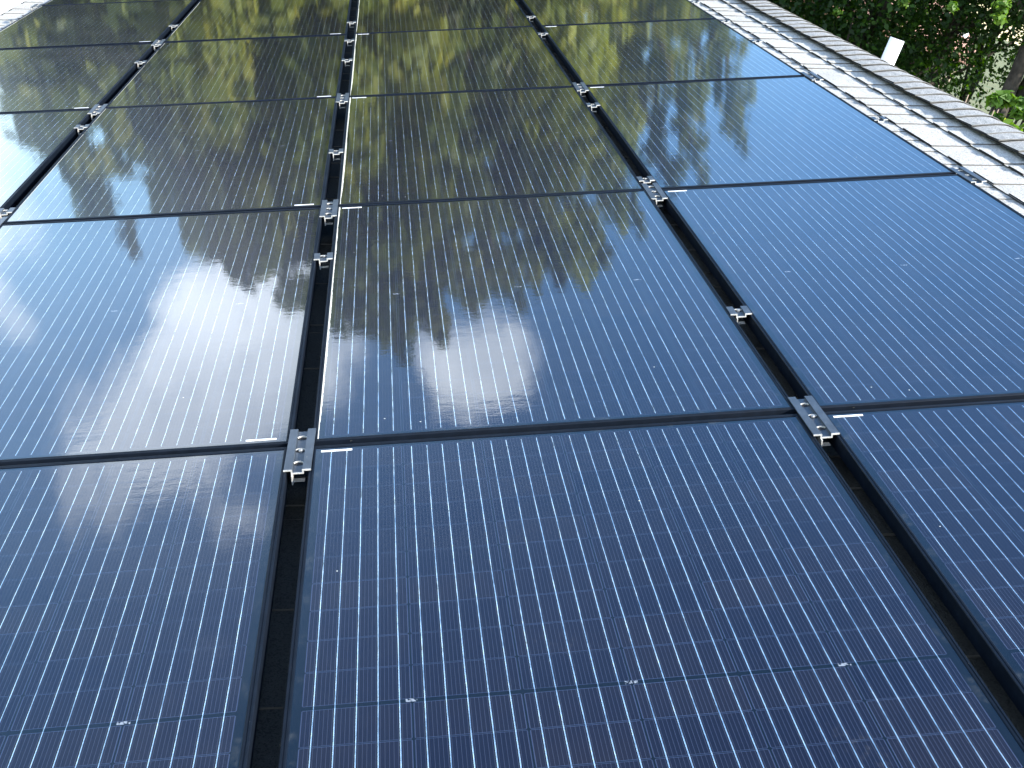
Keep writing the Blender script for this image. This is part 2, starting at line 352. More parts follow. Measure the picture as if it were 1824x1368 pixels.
# ridge caps: each folded over the ridge, its near end standing on the one before
def cap_mesh(seed):
    rr = random.Random(seed); mb = MB(); CL, CWid = .30, .165
    prof = []
    for a in np.linspace(-1, 1, 15):
        s_ = a * CWid; rd = .045
        # rounded fold
        h = -math.tan(TILT) * (math.sqrt(s_ * s_ + rd * rd) - rd) * 1.0
        prof.append((s_, h))
    ny = 5; vs = []; n = len(prof); sk = rr.uniform(-.007, .007)
    for layer in (0, 1):
        for j in range(ny):
            f = j / (ny - 1); lift = .0125 * (1 - f) ** 1.1 + .005
            for (s_, h) in prof:
                e = abs(s_) / CWid
                taper = 1 - .10 * f
                vs.append((s_ * taper * math.cos(TILT) * 1.0 + rr.uniform(-.0012, .0012), f * CL + sk * (s_ / CWid) + (.010 * (1 - e) if j == 0 else 0), h + lift - layer * (.0035 + .002 * e) + rr.uniform(-.0008, .0008)))
    fs = []; m0 = ny * n
    for j in range(ny - 1):
        for i in range(n - 1):
            a = j * n + i; fs.append((a, a + 1, a + n + 1, a + n)); 
    mb.add(vs, fs, 0)
    sd = []
    for i in range(n - 1): sd.append((i, m0 + i, m0 + i + 1, i + 1))
    for j in range(ny - 1):
        sd.append((j * n, (j + 1) * n, m0 + (j + 1) * n, m0 + j * n)); a = j * n + n - 1; sd.append((a, m0 + a, m0 + a + n, a + n))
        for i in range(n - 1): a = m0 + j * n + i; sd.append((a, a + n, a + n + 1, a + 1))
    mb.add(vs, sd[:n - 1], 2); mb.add(vs, sd[n - 1:], 1)
    me = mb.mesh('ridge_cap', [MAT_CAP, MAT_UNDER, MAT_SIDE], False)
    return me
capmeshes = [cap_mesh(i) for i in range(9)]
yc = -2.94; i = 0
while yc < Y1 - .3:
    o = obj('ridge_cap', capmeshes[i % 9], roof)
    o.location = (RW.x + random.uniform(-.005, .005), yc + random.uniform(-.011, .011), RW.z + .010); o.rotation_euler = (0, random.uniform(-.016, .016), random.uniform(-.022, .022))
    yc += .1425; i += 1
# drip edge and gutter at the low side
MAT_GUT = simple('white_gutter', (.80, .78, .72), .4, 0, .5, .08, 9)
gt = MB()
E0 = P(EAVE, 0, ROOF_Z)
for (dx0, dx1, z0, z1) in ((-.008, .02, -.02, -.0145), (-.125, -.013, -.115, -.110), (-.130, -.125, -.115, -.010), (-.013, -.009, -.15, -.02), (-.138, -.120, -.0098, -.004)):
    gt.box(E0.x + dx0, E0.x + dx1, Y0 - .02, Y1 + .02, E0.z + z0, E0.z + z1)
gt.build('gutter', MAT_GUT, house)
MAT_WALL = simple('painted_house_wall', (.55, .53, .47), .8, 0, .3, .08, 3)
wl = MB(); ex = E0.x + .35; ex2 = Q(5.0, 0).x
gz = E0.z - .12
yA, yB = Y0 + .3, Y1 - .3
wl.box(ex, ex + .12, yA, yB, GROUND, gz + .08); wl.box(ex2 - .12, ex2, yA, yB, GROUND, Q(5.0, 0).z - .1)
for yy in (yA, yB - .12):
    pts = [(ex + .12, GROUND), (ex2 - .12, GROUND), (ex2 - .12, Q(5.12, 0).z - .03), (RW.x, RW.z - .06), (ex + .12, gz + .09)]
    vs = [(a, yy, c) for a, c in pts] + [(a, yy + .12, c) for a, c in pts]
    wl.add(vs, [(0, 1, 2, 3, 4), (9, 8, 7, 6, 5)] + [(i, 5 + i, 5 + (i + 1) % 5, (i + 1) % 5) for i in range(5)])
wl.build('wall', MAT_WALL, house)
# ------------------------------------------------------------------ vent pipe behind the ridge
vtop = direct(1598.5, 69.5, 8.3); rad = .0445
vp = tag(empty('vent_pipe', Matrix.Translation((vtop.x, vtop.y, 0))), 'white plastic vent pipe standing up behind the ridge of the shingle roof', 'pipe')
sback = (vtop.x - RW.x) / math.cos(TILT); zb = Q(sback, 0).z
vp.location.z = zb
pm = MB(); n = 28; H = vtop.z - zb
ring = lambda r, z: [(r * math.cos(2 * math.pi * q / n), r * math.sin(2 * math.pi * q / n), z) for q in range(n)]
vs = ring(rad, -.05) + ring(rad, H - .002) + ring(rad - .002, H) + ring(rad - .007, H) + ring(rad - .008, H - .4)
pm.add(vs, [(a * n + q, a * n + (q + 1) % n, (a + 1) * n + (q + 1) % n, (a + 1) * n + q) for a in range(3) for q in range(n)], 0)
pm.add(vs, [(3 * n + q, 3 * n + (q + 1) % n, 4 * n + (q + 1) % n, 4 * n + q) for q in range(n)] + [tuple(4 * n + q for q in range(n))], 1)
pm.build('pipe', [MAT_PVC, MAT_PVCIN], vp, True)
fl = MB(); fl.tube([(0, 0, -.06), (0, 0, .03), (0, 0, .10)], [.13, .075, .052], 20); fl.build('flashing', simple('rubber_flashing', (.03, .03, .03), .7), vp, True)

# ------------------------------------------------------------------ solar panels
def frame_mesh():
    prof = [(0, -.034), (0, -.0012), (.0010, 0), (.0042, 0), (.0048, -.0011), (.0060, -.0011), (.0066, 0), (LIP - .0012, 0), (LIP, -.0008), (LIP, -.0065), (.0022, -.008), (.0022, -.034)]
    mb = MB(); vs = []
    for d, z in prof: vs += [(d, d, z), (PW - d, d, z), (PW - d, PL - d, z), (d, PL - d, z)]
    fs = []
    n = len(prof)
    for i in range(n):
        j = (i + 1) % n
        for q in range(4):
            r = (q + 1) % 4; fs.append((i * 4 + q, i * 4 + r, j * 4 + r, j * 4 + q))
    mb.add(vs, fs); return mb.mesh('frame', MAT_FRAME)
def glass_mesh(sag):
    nx, ny = 16, 24; d = LIP - .003; mb = MB(); vs = []
    for j in range(ny + 1):
        for i in range(nx + 1):
            a, b_ = i / nx, j / ny
            z = -.0016 - sag * (1 - (2 * a - 1) ** 2) * (1 - (2 * b_ - 1) ** 8)
            vs.append((d + a * (PW - 2 * d), d + b_ * (PL - 2 * d), z))
    mb.add(vs, [(j * (nx + 1) + i, j * (nx + 1) + i + 1, (j + 1) * (nx + 1) + i + 1, (j + 1) * (nx + 1) + i) for j in range(ny) for i in range(nx)])
    return mb.mesh('glass', MAT_PANEL, True)
FRAME = frame_mesh(); GLASS = [glass_mesh(s) for s in (.0008, .0019, .0012)]
st = MB(); st.box(-.031, .031, -.0032, .0032, 0, .0004); STICK = st.mesh('sticker', MAT_STICK)
ROWN = ['nearest', 'second', 'third', 'fourth', 'fifth', 'farthest']
COLN = ['leftmost', 'second from left', 'third from left', 'rightmost']
XC = [-2 * GX + .0, -GX, 0., GX, 2 * GX]
tint = ['showing blurred green trees', 'mirroring trees and a bright cloud', 'mirroring tree tops', 'mirroring blue sky']
for c in range(4):
    for r in range(6):
        x0 = XC[c] + (GX - PW) / 2; y0 = .012 + (r - 1) * PX + .009
        o = empty('solar_panel', M @ Matrix.Translation((x0, y0, 0)) @ Matrix.Rotation(random.uniform(-.0012, .0012), 4, 'Z') @ Matrix.Rotation(random.uniform(-.0015, .0015), 4, 'X') @ Matrix.Rotation(random.uniform(-.0015, .0015), 4, 'Y'))
        tag(o, f'black framed solar panel, {ROWN[r]} row from the camera, {COLN[c]} column', 'solar panel', 'solar panels laid out in four columns on the roof')
        obj('frame', FRAME, o)
        gl = obj('glass', GLASS[(2, 1, 0, 2)[c]], o)
        gl['dirt'] = {0: .8, 1: .45, 2: 1.0, 3: .12}[c] * random.uniform(.7, 1.1) if not (r == 0) else .08
        gl['dust'] = {0: 12, 1: 2.0, 2: 1.0, 3: .9}[c] * random.uniform(.8, 1.3)
        if c >= 2 or (c == 1 and r == 99): loc = (.052, PL - .0245, -.0012)
        else: loc = (PW - .062, .0245, -.0012)
        s_ = obj('sticker', STICK, o); s_.location = loc
# ------------------------------------------------------------------ clamps
def hat(length, name):
    """hat section spanning the gap between two columns; y is its length"""
    prof = [(-.0265, .0035), (-.0265, .0010), (-.0122, .0010), (-.0122, -.0055), (.0122, -.0055), (.0122, .0010), (.0265, .0010), (.0265, .0035), (.0100, .0035), (.0100, -.0030), (-.0100, -.0030), (-.0100, .0035)]
    n = len(prof); mb = MB(); L = length / 2
    vs = [(a, -L, b_) for a, b_ in prof] + [(a, L, b_) for a, b_ in prof]
    mb.add(vs, [(i, (i + 1) % n, n + (i + 1) % n, n + i) for i in range(n)], 0)
    cells = [(0, 1, 2, 11), (11, 2, 3, 10), (10, 3, 4, 9), (9, 4, 5, 8), (8, 5, 6, 7)]
    mb.add(vs, [tuple(c_) for c_ in cells] + [tuple(n + q for q in c_[::-1]) for c_ in cells], 0)
    return mb.mesh(name, MAT_CLAMP)
def end_mesh():
    """raw saw-cut end of the section, a thin sheet a little proud of it"""
    mb = MB()
    for x0, x1, z0, z1 in ((-.0268, -.0095, .0008, .0040), (.0095, .0268, .0008, .0040), (-.0125, -.0095, -.0058, .0008), (.0095, .0125, -.0058, .0008), (-.0095, .0095, -.0058, -.0028)):
        mb.box(x0, x1, -.0016, 0, z0, z1)
    return mb.mesh('cut_end', MAT_ALU)
def slot_mesh():
    """rim of one pressed slot: an arched lip with a dark mouth"""
    mb = MB(); n = 12; vi = []; 
    for k in range(n + 1):
        a = math.pi * k / n
        for r_, z in ((.0104, -.0029), (.0100, .0006), (.0088, .0006), (.0086, -.0029)): vi.append((r_ * math.cos(a), r_ * .75 * math.sin(a), z))
    mb.add(vi, [(k * 4 + q, (k + 1) * 4 + q, (k + 1) * 4 + q + 1, k * 4 + q + 1) for k in range(n) for q in range(3)], 0)
    return mb.mesh('slot_rim', MAT_ALU)
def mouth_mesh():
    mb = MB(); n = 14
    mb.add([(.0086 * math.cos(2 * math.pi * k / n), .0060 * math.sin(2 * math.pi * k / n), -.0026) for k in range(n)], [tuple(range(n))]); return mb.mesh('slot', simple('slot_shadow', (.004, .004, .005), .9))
def leg_mesh():
    """bracket dropping from the section to the roof"""
    mb = MB()
    mb.box(-.0120, -.0095, -.030, -.004, -.026, -.0060); mb.box(-.0095, .0120, -.018, -.006, -.026, -.024)
    return mb.mesh('bracket', MAT_ALU)
def bolt_mesh():
    mb = MB(); mb.tube([(0, 0, -.0028), (0, 0, .0010)], .0050, 6); mb.tube([(0, 0, .0010), (0, 0, .0022)], .0026, 8); return mb.mesh('bolt', MAT_STEEL)
HATL, HATS = hat(.178, 'channel'), hat(.052, 'channel'); ENDM, SLOT, MOUTH, LEG, BOLT = end_mesh(), slot_mesh(), mouth_mesh(), leg_mesh(), bolt_mesh()
GAPN = ['on the array left edge', 'in the leftmost gap', 'in the middle gap', 'in the rightmost gap', 'on the array right edge']
def clamp(name, xg, y, long_, label, grp, edge=0):
    o = tag(empty(name, M @ Matrix.Translation((xg, y, .0006)) @ Matrix.Rotation(random.uniform(-.02, .02), 4, 'Z')), label, 'clamp', grp)
    L = .178 if long_ else .052
    obj('channel', HATL if long_ else HATS, o)
    e = obj('cut_end', ENDM, o); e.location = (0, -L / 2 - .0001, 0)
    for q in ((-.055, 0, .055) if long_ else (.008,)):
        s_ = obj('slot_rim', SLOT, o); s_.location = (0, q, 0)
        s2 = obj('slot', MOUTH, o); s2.location = (0, q, .0002)
        if q == 0 or not long_:
            b_ = obj('bolt', BOLT, o); b_.location = (.001, q - .001, 0)
            b_.rotation_euler = (0, 0, random.uniform(0, 1))
    lg = obj('bracket', LEG, o); lg.location = (0, -L / 2 + .022, 0)
    return o
ORD = ['nearest', 'second', 'third', 'fourth', 'fifth', 'sixth', 'seventh', 'eighth']
JUN = ['first and second', 'second and third', 'third and fourth', 'fourth and fifth', 'fifth and sixth']
def yj(j): return .012 + (j - 1) * PX - .028
SPL = {0: [4, 5], 1: [2, 3, 4], 2: [1, 2, 3], 3: [1, 2, 3], 4: [1, 2, 3]}
MID = {0: [6.1], 1: [.585, 1.83, 3.02, 4.45, 5.62], 2: [1.187, 2.403, 4.259, 4.84, 5.465], 3: [.585, 1.815, 2.98, 4.79, 5.394], 4: [.70, 2.494, 4.285, 4.95, 5.7]}
XG = [-2 * GX, -GX, 0, GX, 2 * GX]
for gi in range(5):
    for j in SPL[gi]:
        clamp('splice_clamp', XG[gi], yj(j), True, f'long slotted clamp {GAPN[gi]}, where {JUN[j-1]} rows meet', 'long splice clamps over the panel corners')
    for k, y in enumerate(MID[gi]):
        clamp('mid_clamp', XG[gi], y, False, f'small bright clamp {GAPN[gi]}, {ORD[k]} from the camera', 'small clamps between the panel columns')
# microrails hidden under the long edges
for gi in (1, 2, 3):
    pass

# ------------------------------------------------------------------ ground
def ground_material():
    m_, g, b = material('grass_ground'); co = g.n('ShaderNodeTexCoord').outputs['Object']
    c = g.mix(g.ramp(g.noise(co, .25, 5), .35, .65), (.055, .085, .022, 1), (.10, .11, .04, 1))
    c = g.mix(g.ramp(g.noise(co, 2.5, 6, .7), .4, .65, 0, .7), c, (.13, .11, .065, 1))
    g.l(c, b.inputs['Base Color']); b.inputs['Roughness'].default_value = .95
    bn = g.n('ShaderNodeBump'); bn.inputs['Strength'].default_value = .8; bn.inputs['Distance'].default_value = .1; g.l(g.noise(co, 6, 6, .8), bn.inputs['Height']); g.l(bn.outputs[0], b.inputs['Normal'])
    return m_
gm = MB(); gm.add([(-600, -600, GROUND), (600, -600, GROUND), (600, 600, GROUND), (-600, 600, GROUND)], [(0, 1, 2, 3)])
tag(gm.build('ground', ground_material()), kind='structure')
dm = MB(); dm.add([(-14, -10, GROUND + .01), (-5.5, -10, GROUND + .01), (-5.5, 30, GROUND + .01), (-14, 30, GROUND + .01)], [(0, 1, 2, 3)])
tag(dm.build('driveway', simple('asphalt_drive', (.06, .06, .065), .9, 0, .3, .2, 3)), kind='structure')

# ------------------------------------------------------------------ trees
def leaf_material(name, ca, cb, cc_, trans=.45):
    m_, g, b = material(name)
    at = g.n('ShaderNodeAttribute', attribute_name='tint'); f = at.outputs['Fac']
    c = g.mix(g.ramp(f, 0, .55, smooth=False), (*ca, 1), (*cb, 1)); c = g.mix(g.ramp(f, .55, 1, smooth=False), c, (*cc_, 1))
    g.l(c, b.inputs['Base Color']); b.inputs['Roughness'].default_value = .5; b.inputs['Specular IOR Level'].default_value = .25
    tr = g.n('ShaderNodeBsdfTranslucent')
    hs = g.n('ShaderNodeHueSaturation'); hs.inputs['Value'].default_value = 1.7; hs.inputs['Saturation'].default_value = 1.15; hs.inputs['Hue'].default_value = .485; g.l(c, hs.inputs['Color']); g.l(hs.outputs[0], tr.inputs[0])
    mx = g.n('ShaderNodeMixShader'); mx.inputs[0].default_value = trans
    g.l(b.outputs[0], mx.inputs[1]); g.l(tr.outputs[0], mx.inputs[2]); g.l(mx.outputs[0], m_.node_tree.nodes['Material Output'].inputs[0])
    return m_
LF_MAPLE = leaf_material('maple_leaves', (.060, .090, .018), (.14, .165, .036), (.25, .245, .062))
LF_YEL = leaf_material('yellow_green_leaves', (.12, .15, .028), (.25, .285, .058), (.38, .385, .10))
LF_DARK = leaf_material('dark_leaves', (.008, .022, .003), (.015, .042, .006), (.050, .12, .012), .45)
LF_FIR = leaf_material('fir_needles', (.018, .032, .012), (.045, .060, .020), (.09, .095, .035), .2)
LF_SUM = leaf_material('fresh_leaves', (.045, .10, .016), (.075, .15, .022), (.12, .20, .035), .5)
LF_GRN = leaf_material('mid_green_leaves', (.09, .15, .04), (.18, .27, .085), (.28, .36, .14))
LF_OLIVE = leaf_material('olive_needles', (.055, .080, .018), (.115, .148, .034), (.205, .225, .058), .35)
BARK = simple('bark', (.038, .032, .026), .95, 0, .2, .4, 12, .6)
def leaves(name, centers, radii, n, size, mat, parent, seed, squash=.8, hollow=.55):
    r = np.random.default_rng(seed); k = len(centers)
    C_ = np.array(centers, float); Rr = np.array(radii, float)
    p = Rr ** 1.8; p /= p.sum(); idx = r.choice(k, n, p=p)
    d = r.normal(size=(n, 3)); d /= np.linalg.norm(d, axis=1)[:, None]
    rad = (hollow + (1 - hollow) * r.random(n) ** .6) * (1 + .22 * r.normal(size=n) * (r.random(n) < .45))
    pos = C_[idx] + d * (Rr[idx] * rad)[:, None] * np.array([1, 1, squash])
    # orientation: leaf normals lean outward/up
    nm = d * .9 + r.normal(size=(n, 3)) * .5 + np.array([0, 0, .5]); nm /= np.linalg.norm(nm, axis=1)[:, None]
    t = np.cross(nm, r.normal(size=(n, 3))); t /= np.linalg.norm(t, axis=1)[:, None]; bb = np.cross(nm, t)
    s_ = size * (.55 + .9 * r.random(n))[:, None]
    tip = pos + t * s_ * .62 - nm * s_ * .12; base = pos - t * s_ * .5
    lft = pos + bb * s_ * .34 + nm * s_ * .06; rgt = pos - bb * s_ * .34 + nm * s_ * .06
    V = np.stack([base, rgt, tip, lft], 1).reshape(-1, 3).astype(np.float32)
    me = bpy.data.meshes.new(name); me.vertices.add(4 * n); me.vertices.foreach_set('co', V.ravel())
    me.loops.add(4 * n); me.loops.foreach_set('vertex_index', np.arange(4 * n, dtype=np.int32))
    me.polygons.add(n); me.polygons.foreach_set('loop_start', np.arange(0, 4 * n, 4, dtype=np.int32)); me.polygons.foreach_set('loop_total', np.full(n, 4, dtype=np.int32))
    me.update(); me.validate()
    ct = r.random(k)
    tv = np.clip(.55 * ct[idx] + .45 * r.random(n), 0, 1)
    a = me.attributes.new('tint', 'FLOAT', 'FACE'); a.data.foreach_set('value', tv.astype(np.float32))
    me.materials.append(mat)
    return obj(name, me, parent)
def tree(name, base, top, width, mat, label, seed, n=14000, leaf=.2, crown_from=.3, lean=(0, 0), grp='trees around the house', spiky=False, nclump=62, trunk_r=None):
    """base: ground point; top: height of the crown; crown_from: share of the height left bare"""
    rr = random.Random(seed); H = top; o = tag(empty(name, Matrix.Translation(base)), label, 'tree', grp)
    tr = trunk_r or max(.10, H * .018)
    tk = MB(); pts = []
    for i in range(7):
        f = i / 6; pts.append(Vector((lean[0] * f * H + rr.uniform(-.1, .1) * f, lean[1] * f * H + rr.uniform(-.1, .1) * f, f * H * .9)))
    tk.tube(pts, [tr * (1 - .8 * i / 6) for i in range(7)], 9)
    cs, rs = [], []
    for i in range(nclump):
        f = crown_from + (1 - crown_from) * ((i + rr.random()) / nclump)
        e = (f - crown_from) / (1 - crown_from)
        wd_ = width * ((1 - e) ** .8 if spiky else math.sin(math.pi * min(.97, .14 + .80 * e)) ** .7)
        a = rr.random() * 6.283; q = wd_ * (.25 + .75 * math.sqrt(rr.random())) * .82
        ax = Vector((lean[0] * f * H, lean[1] * f * H, 0))
        c_ = Vector((math.cos(a) * q, math.sin(a) * q, f * H - (.10 * H if not spiky else 0) * 0)) + ax
        cr = width * (rr.uniform(.13, .28) if (e > .62 or spiky) else rr.uniform(.26, .42)) * ((1.25 - .95 * e) if spiky else (1 - .45 * e))
        c_.z = min(c_.z, H - cr * .7)
        cs.append(c_); rs.append(cr)
        if not spiky and e > .45 and rr.random() < .55:      # feathery leader shoots
            for q2 in range(3): cs.append(c_ + Vector((rr.uniform(-.1, .1) * cr, rr.uniform(-.1, .1) * cr, cr * (.7 + .45 * q2)))); rs.append(cr * (.42 - .11 * q2))
        if i % 3 == 0 and not spiky:
            z0 = max(.15 * H, c_.z - q * rr.uniform(.7, 1.2)); f0 = z0 / H; s0 = Vector((lean[0] * z0, lean[1] * z0, z0)); md = (s0 + c_) / 2 + Vector((0, 0, -.1 * q))
            tk.tube([s0, md, c_], [tr * .3 * (1 - f0 * .6), tr * .15, tr * .04], 6)
    tk.build('trunk', BARK, o, True)
    leaves('crown', cs, rs, n, leaf, mat, o, seed, .75 if not spiky else .45, .72)
    return o
def conifer(name, base, top, width, mat, label, seed, n=9000, leaf=.11, grp='pointed evergreens mirrored in the panels', low=.12):
    rr = random.Random(seed); r = np.random.default_rng(seed); H = top
    o = tag(empty(name, Matrix.Translation(base)), label, 'tree', grp)
    tk = MB(); tk.tube([(0, 0, 0), (rr.uniform(-.06, .06), rr.uniform(-.06, .06), H * .5), (0, 0, H * .99)], [H * .016, H * .01, .01], 8)
    cs, rs = [], []
    nb = 150
    for i in range(nb):
        e = (i + rr.random()) / nb; z = H * (low + (1 - low) * e)
        L = width * ((1 - e) ** .72 * .92 + .06) * rr.uniform(.45, 1.12); a = rr.random() * 6.283
        droop = rr.uniform(.05, .38) * L
        k = 3 if L < .5 else 5
        for q in range(k):
            f = (q + .6) / k
            cs.append((math.cos(a) * L * f, math.sin(a) * L * f, z - droop * f * f + .10 * L * f)); rs.append(.06 + .15 * L * (1.05 - .75 * f))
        if i % 4 == 0: tk.tube([(0, 0, z), (math.cos(a) * L * .9, math.sin(a) * L * .9, z - droop * .7)], [.02, .005], 4)
    cs.append((0, 0, H)); rs.append(.10)
    tk.build('trunk', BARK, o, True)
    leaves('crown', cs, rs, n, leaf, mat, o, seed, .75, .25)
    return o
def at_ground(p, dx=0, dy=0): return Vector((p.x + dx, p.y + dy, GROUND))
def mtree(name, u, v, D, width, mat, label, seed, **kw):
    """a tree whose tip is mirrored at photo point (u, v)"""
    p = mirrored(u, v, D); return tree(name, at_ground(p), p.z - GROUND, width, mat, label, seed, **kw)
# mirrored in the panels, ahead of the house
TREES = [
 ('oak_tree', 645, 565, 20, 2.0, LF_OLIVE, 'olive oak behind the evergreens, mirrored beside the middle gap', 27, 17000, .1, False),
 ('oak_tree', 705, 590, 20.5, 2.0, LF_OLIVE, 'olive oak behind the evergreens, mirrored under the tallest tip', 28, 17000, .1, False),
 ('oak_tree', 775, 570, 21, 2.0, LF_MAPLE, 'green oak behind the evergreens, mirrored left of the small cloud', 29, 17000, .1, False),
 ('oak_tree', 850, 520, 21, 2.4, LF_OLIVE, 'olive oak standing behind the evergreens, mirrored at the third column centre', 24, 17000, .1, False),
 ('oak_tree', 950, 505, 22, 2.4, LF_OLIVE, 'olive oak standing behind the evergreens, mirrored right of the third column centre', 25, 17000, .1, False),
 ('oak_tree', 1040, 455, 23, 2.4, LF_OLIVE, 'olive oak standing behind the evergreens, mirrored left of the right gap', 26, 17000, .1, False),
 ('maple_tree', 470, 465, 14.5, 2.2, LF_MAPLE, 'broad maple mirrored in the second column of panels, left of the middle gap', 1, 15000, .22, False),
 ('maple_tree', 395, 270, 13.5, 1.7, LF_YEL, 'yellow-green sunlit maple mirrored at the far left of the second column', 2, 15000, .05, False),
 ('maple_tree', 300, 130, 15.5, 1.8, LF_YEL, 'low bright maple mirrored at the top of the left gap', 22, 12000, .02, False),
 ('maple_tree', 500, 210, 14.5, 1.6, LF_YEL, 'low yellowish maple mirrored high in the second column', 23, 12000, .02, False),
 ('spruce_tree', 245, 455, 14, .7, LF_FIR, 'slim pointed spruce mirrored with its tip at the second row line, left', 3, 5000, .1, True),
 ('spruce_tree', 165, 375, 15, .7, LF_FIR, 'shorter slim spruce mirrored nearest the left gap between panels', 4, 5000, .1, True),
 ('oak_tree', 735, 600, 16.5, 2.2, LF_MAPLE, 'tallest oak mirrored in the third column, its top above a small cloud', 5, 17000, .2, False),
 ('oak_tree', 900, 525, 19.5, 2.7, LF_MAPLE, 'broad oak mirrored in the middle of the third column', 6, 17000, .2, False),
 ('oak_tree', 1060, 465, 20.5, 2.4, LF_YEL, 'lighter oak mirrored right of centre in the third column', 7, 14000, .15, False),
 ('oak_tree', 620, 540, 19, 2.6, LF_MAPLE, 'yellowish oak mirrored along the middle gap between panels', 8, 15000, .15, False),
 ('birch_tree', 1215, 310, 20, 1.6, LF_MAPLE, 'narrow dark birch mirrored at the left side of the rightmost column', 9, 8000, .12, False),
 ('birch_tree', 1320, 225, 21, 1.5, LF_MAPLE, 'small ragged birch mirrored against blue sky in the rightmost column', 10, 7000, .15, False),
 ('maple_tree', 1180, 170, 25, 2.6, LF_YEL, 'yellow-green maple mirrored at the top of the rightmost column', 12, 12000, .03, False),
 ('maple_tree', 760, 330, 17, 1.9, LF_YEL, 'yellow-green maple mirrored left of the third column centre', 13, 12000, .03, False),
 ('maple_tree', 980, 330, 20, 2.2, LF_MAPLE, 'green maple mirrored right of the third column centre', 14, 12000, .03, False),
 ('maple_tree', 640, 330, 18, 2.0, LF_MAPLE, 'green maple mirrored just right of the middle gap', 15, 12000, .03, False),
 ('maple_tree', 1090, 300, 22, 2.2, LF_YEL, 'pale maple mirrored beside the right gap', 16, 12000, .03, False),
 ('maple_tree', 60, 140, 11, 1.4, LF_GRN, 'green maple mirrored low in the leftmost column', 17, 12000, .02, False),
 ('maple_tree', 150, 110, 11.5, 1.2, LF_GRN, 'green maple mirrored beside the left gap', 18, 12000, .02, False),
 ('maple_tree', -60, 135, 11.5, 1.6, LF_GRN, 'green maple mirrored past the left frame edge', 19, 12000, .02, False)]
for nm, u, v, D, w, lm, lb, sd_, nl, cf, sp_ in TREES:
    if sp_: continue
    mtree(nm, u, v, D, w, lm, lb, sd_, n=nl, crown_from=cf, leaf=.19)
CON = [(168, 378, 14.5, .75), (243, 455, 14, .8), (300, 345, 14.2, 1.1), (378, 430, 14, 1.2), (442, 512, 14, 1.2), (505, 440, 15, 1.3), (556, 470, 16, 1.3), (606, 545, 15.5, 1.3), (655, 590, 16, 1.3), (722, 648, 16, 1.4), (790, 612, 16.5, 1.5),
       (852, 565, 17, 1.5), (925, 556, 17, 1.6), (1000, 515, 17.5, 1.5), (1075, 480, 18, 1.4), (1140, 425, 19, 1.3), (1205, 352, 20, 1.2), (1262, 338, 20, 1.1), (1330, 268, 21, 1.2), (1268, 160, 24, 1.5), (695, 500, 18, 1.9), (830, 470, 19, 2.), (960, 440, 20, 2.), (470, 380, 16, 1.8), (590, 430, 18, 1.8), (1080, 380, 21, 1.9)]
for i, (u, v, D, w) in enumerate(CON):
    p = mirrored(u, v, D); q = i % 3
    clab = ['leftmost' if i == 0 else f'{i + 1}th from the left' if i > 2 else ['', 'second from the left', 'third from the left'][i]][0] if i < 20 else 'behind the others, ' + ['left of the third column centre', 'at the third column centre', 'right of the third column centre', 'in the second column', 'at the middle gap', 'beside the right gap'][i - 20]
    conifer('spruce_tree', at_ground(p), p.z - GROUND, w * (1.0 if i < 2 else 1.28), (LF_OLIVE, LF_FIR, LF_MAPLE)[q], 'feathery pointed evergreen mirrored in the panels, ' + clab, 200 + i, n=14000 if w > 1.1 else 7000)
FAR = [(100, 90), (300, 180), (430, 240), (560, 300), (720, 330), (880, 320), (1030, 260), (1380, 20), (1250, 60)]
for i, (u, v) in enumerate(FAR):
    mtree('maple_tree', u, v, 34 + (i % 3) * 2, 3.6, (LF_MAPLE, LF_YEL)[i % 2], 'distant tree mirrored ' + ["in the leftmost column near its centre", "across the far left gap", "high in the second column", "in the second column beside the middle gap", "high in the third column on its left", "high in the third column on its right", "across the right gap", "at the top of the rightmost column", "right of the top of the right gap"][i], 30 + i, n=11000, leaf=.32, crown_from=.03, nclump=60, grp='distant row of trees ahead of the house')
# seen directly, upper right: dark wood behind the ridge
WOOD = [(1400, -8, 22, 3.0, 7.6), (1470, 0, 19, 2.6, 7.6), (1560, 20, 18, 2.6, 7.9), (1640, 20, 24, 2.8, 8.2), (1700, 30, 17.5, 2.3, 8.2), (1765, 60, 20, 2.6, 8.2), (1800, 140, 15.5, 1.9, 7.8), (1870, 60, 19, 2.8, 8.4), (1930, 100, 16, 2.4, 8.4), (1340, -8, 25, 3.0, 7.4)]
WL = ['dense dark tree behind the ridge at the top of the roof', 'dark leafy tree left of the white vent pipe', 'thick trunked shady tree just left of the white vent pipe', 'dark tree in front of the tan house wall', 'leafy tree whose branches hang over the pink roof', 'shady tree between the pink roof and the bright gap', 'slanting dark tree with bare trunk at the right edge', 'leafy tree just beyond the right edge', 'leafy tree beyond the right edge, nearest the house', 'dark tree farthest along the ridge']
for i, (u, v, D, w, H) in enumerate(WOOD):
    p = direct(u, v, D)
    tree('woodland_tree', at_ground(p), H, w, LF_DARK, WL[i], 60 + i, n=[30000, 28000, 24000, 17000, 15000, 12000, 9000, 11000, 10000, 26000][i], leaf=.062, crown_from=[.2, .3, .60, .80, .82, .80, .84, .80, .72, .2][i], grp='trees of the dark wood behind the ridge', nclump=[70, 70, 70, 42, 42, 60, 40, 50, 50, 60][i], trunk_r=.2 if i in (2, 6) else .14)

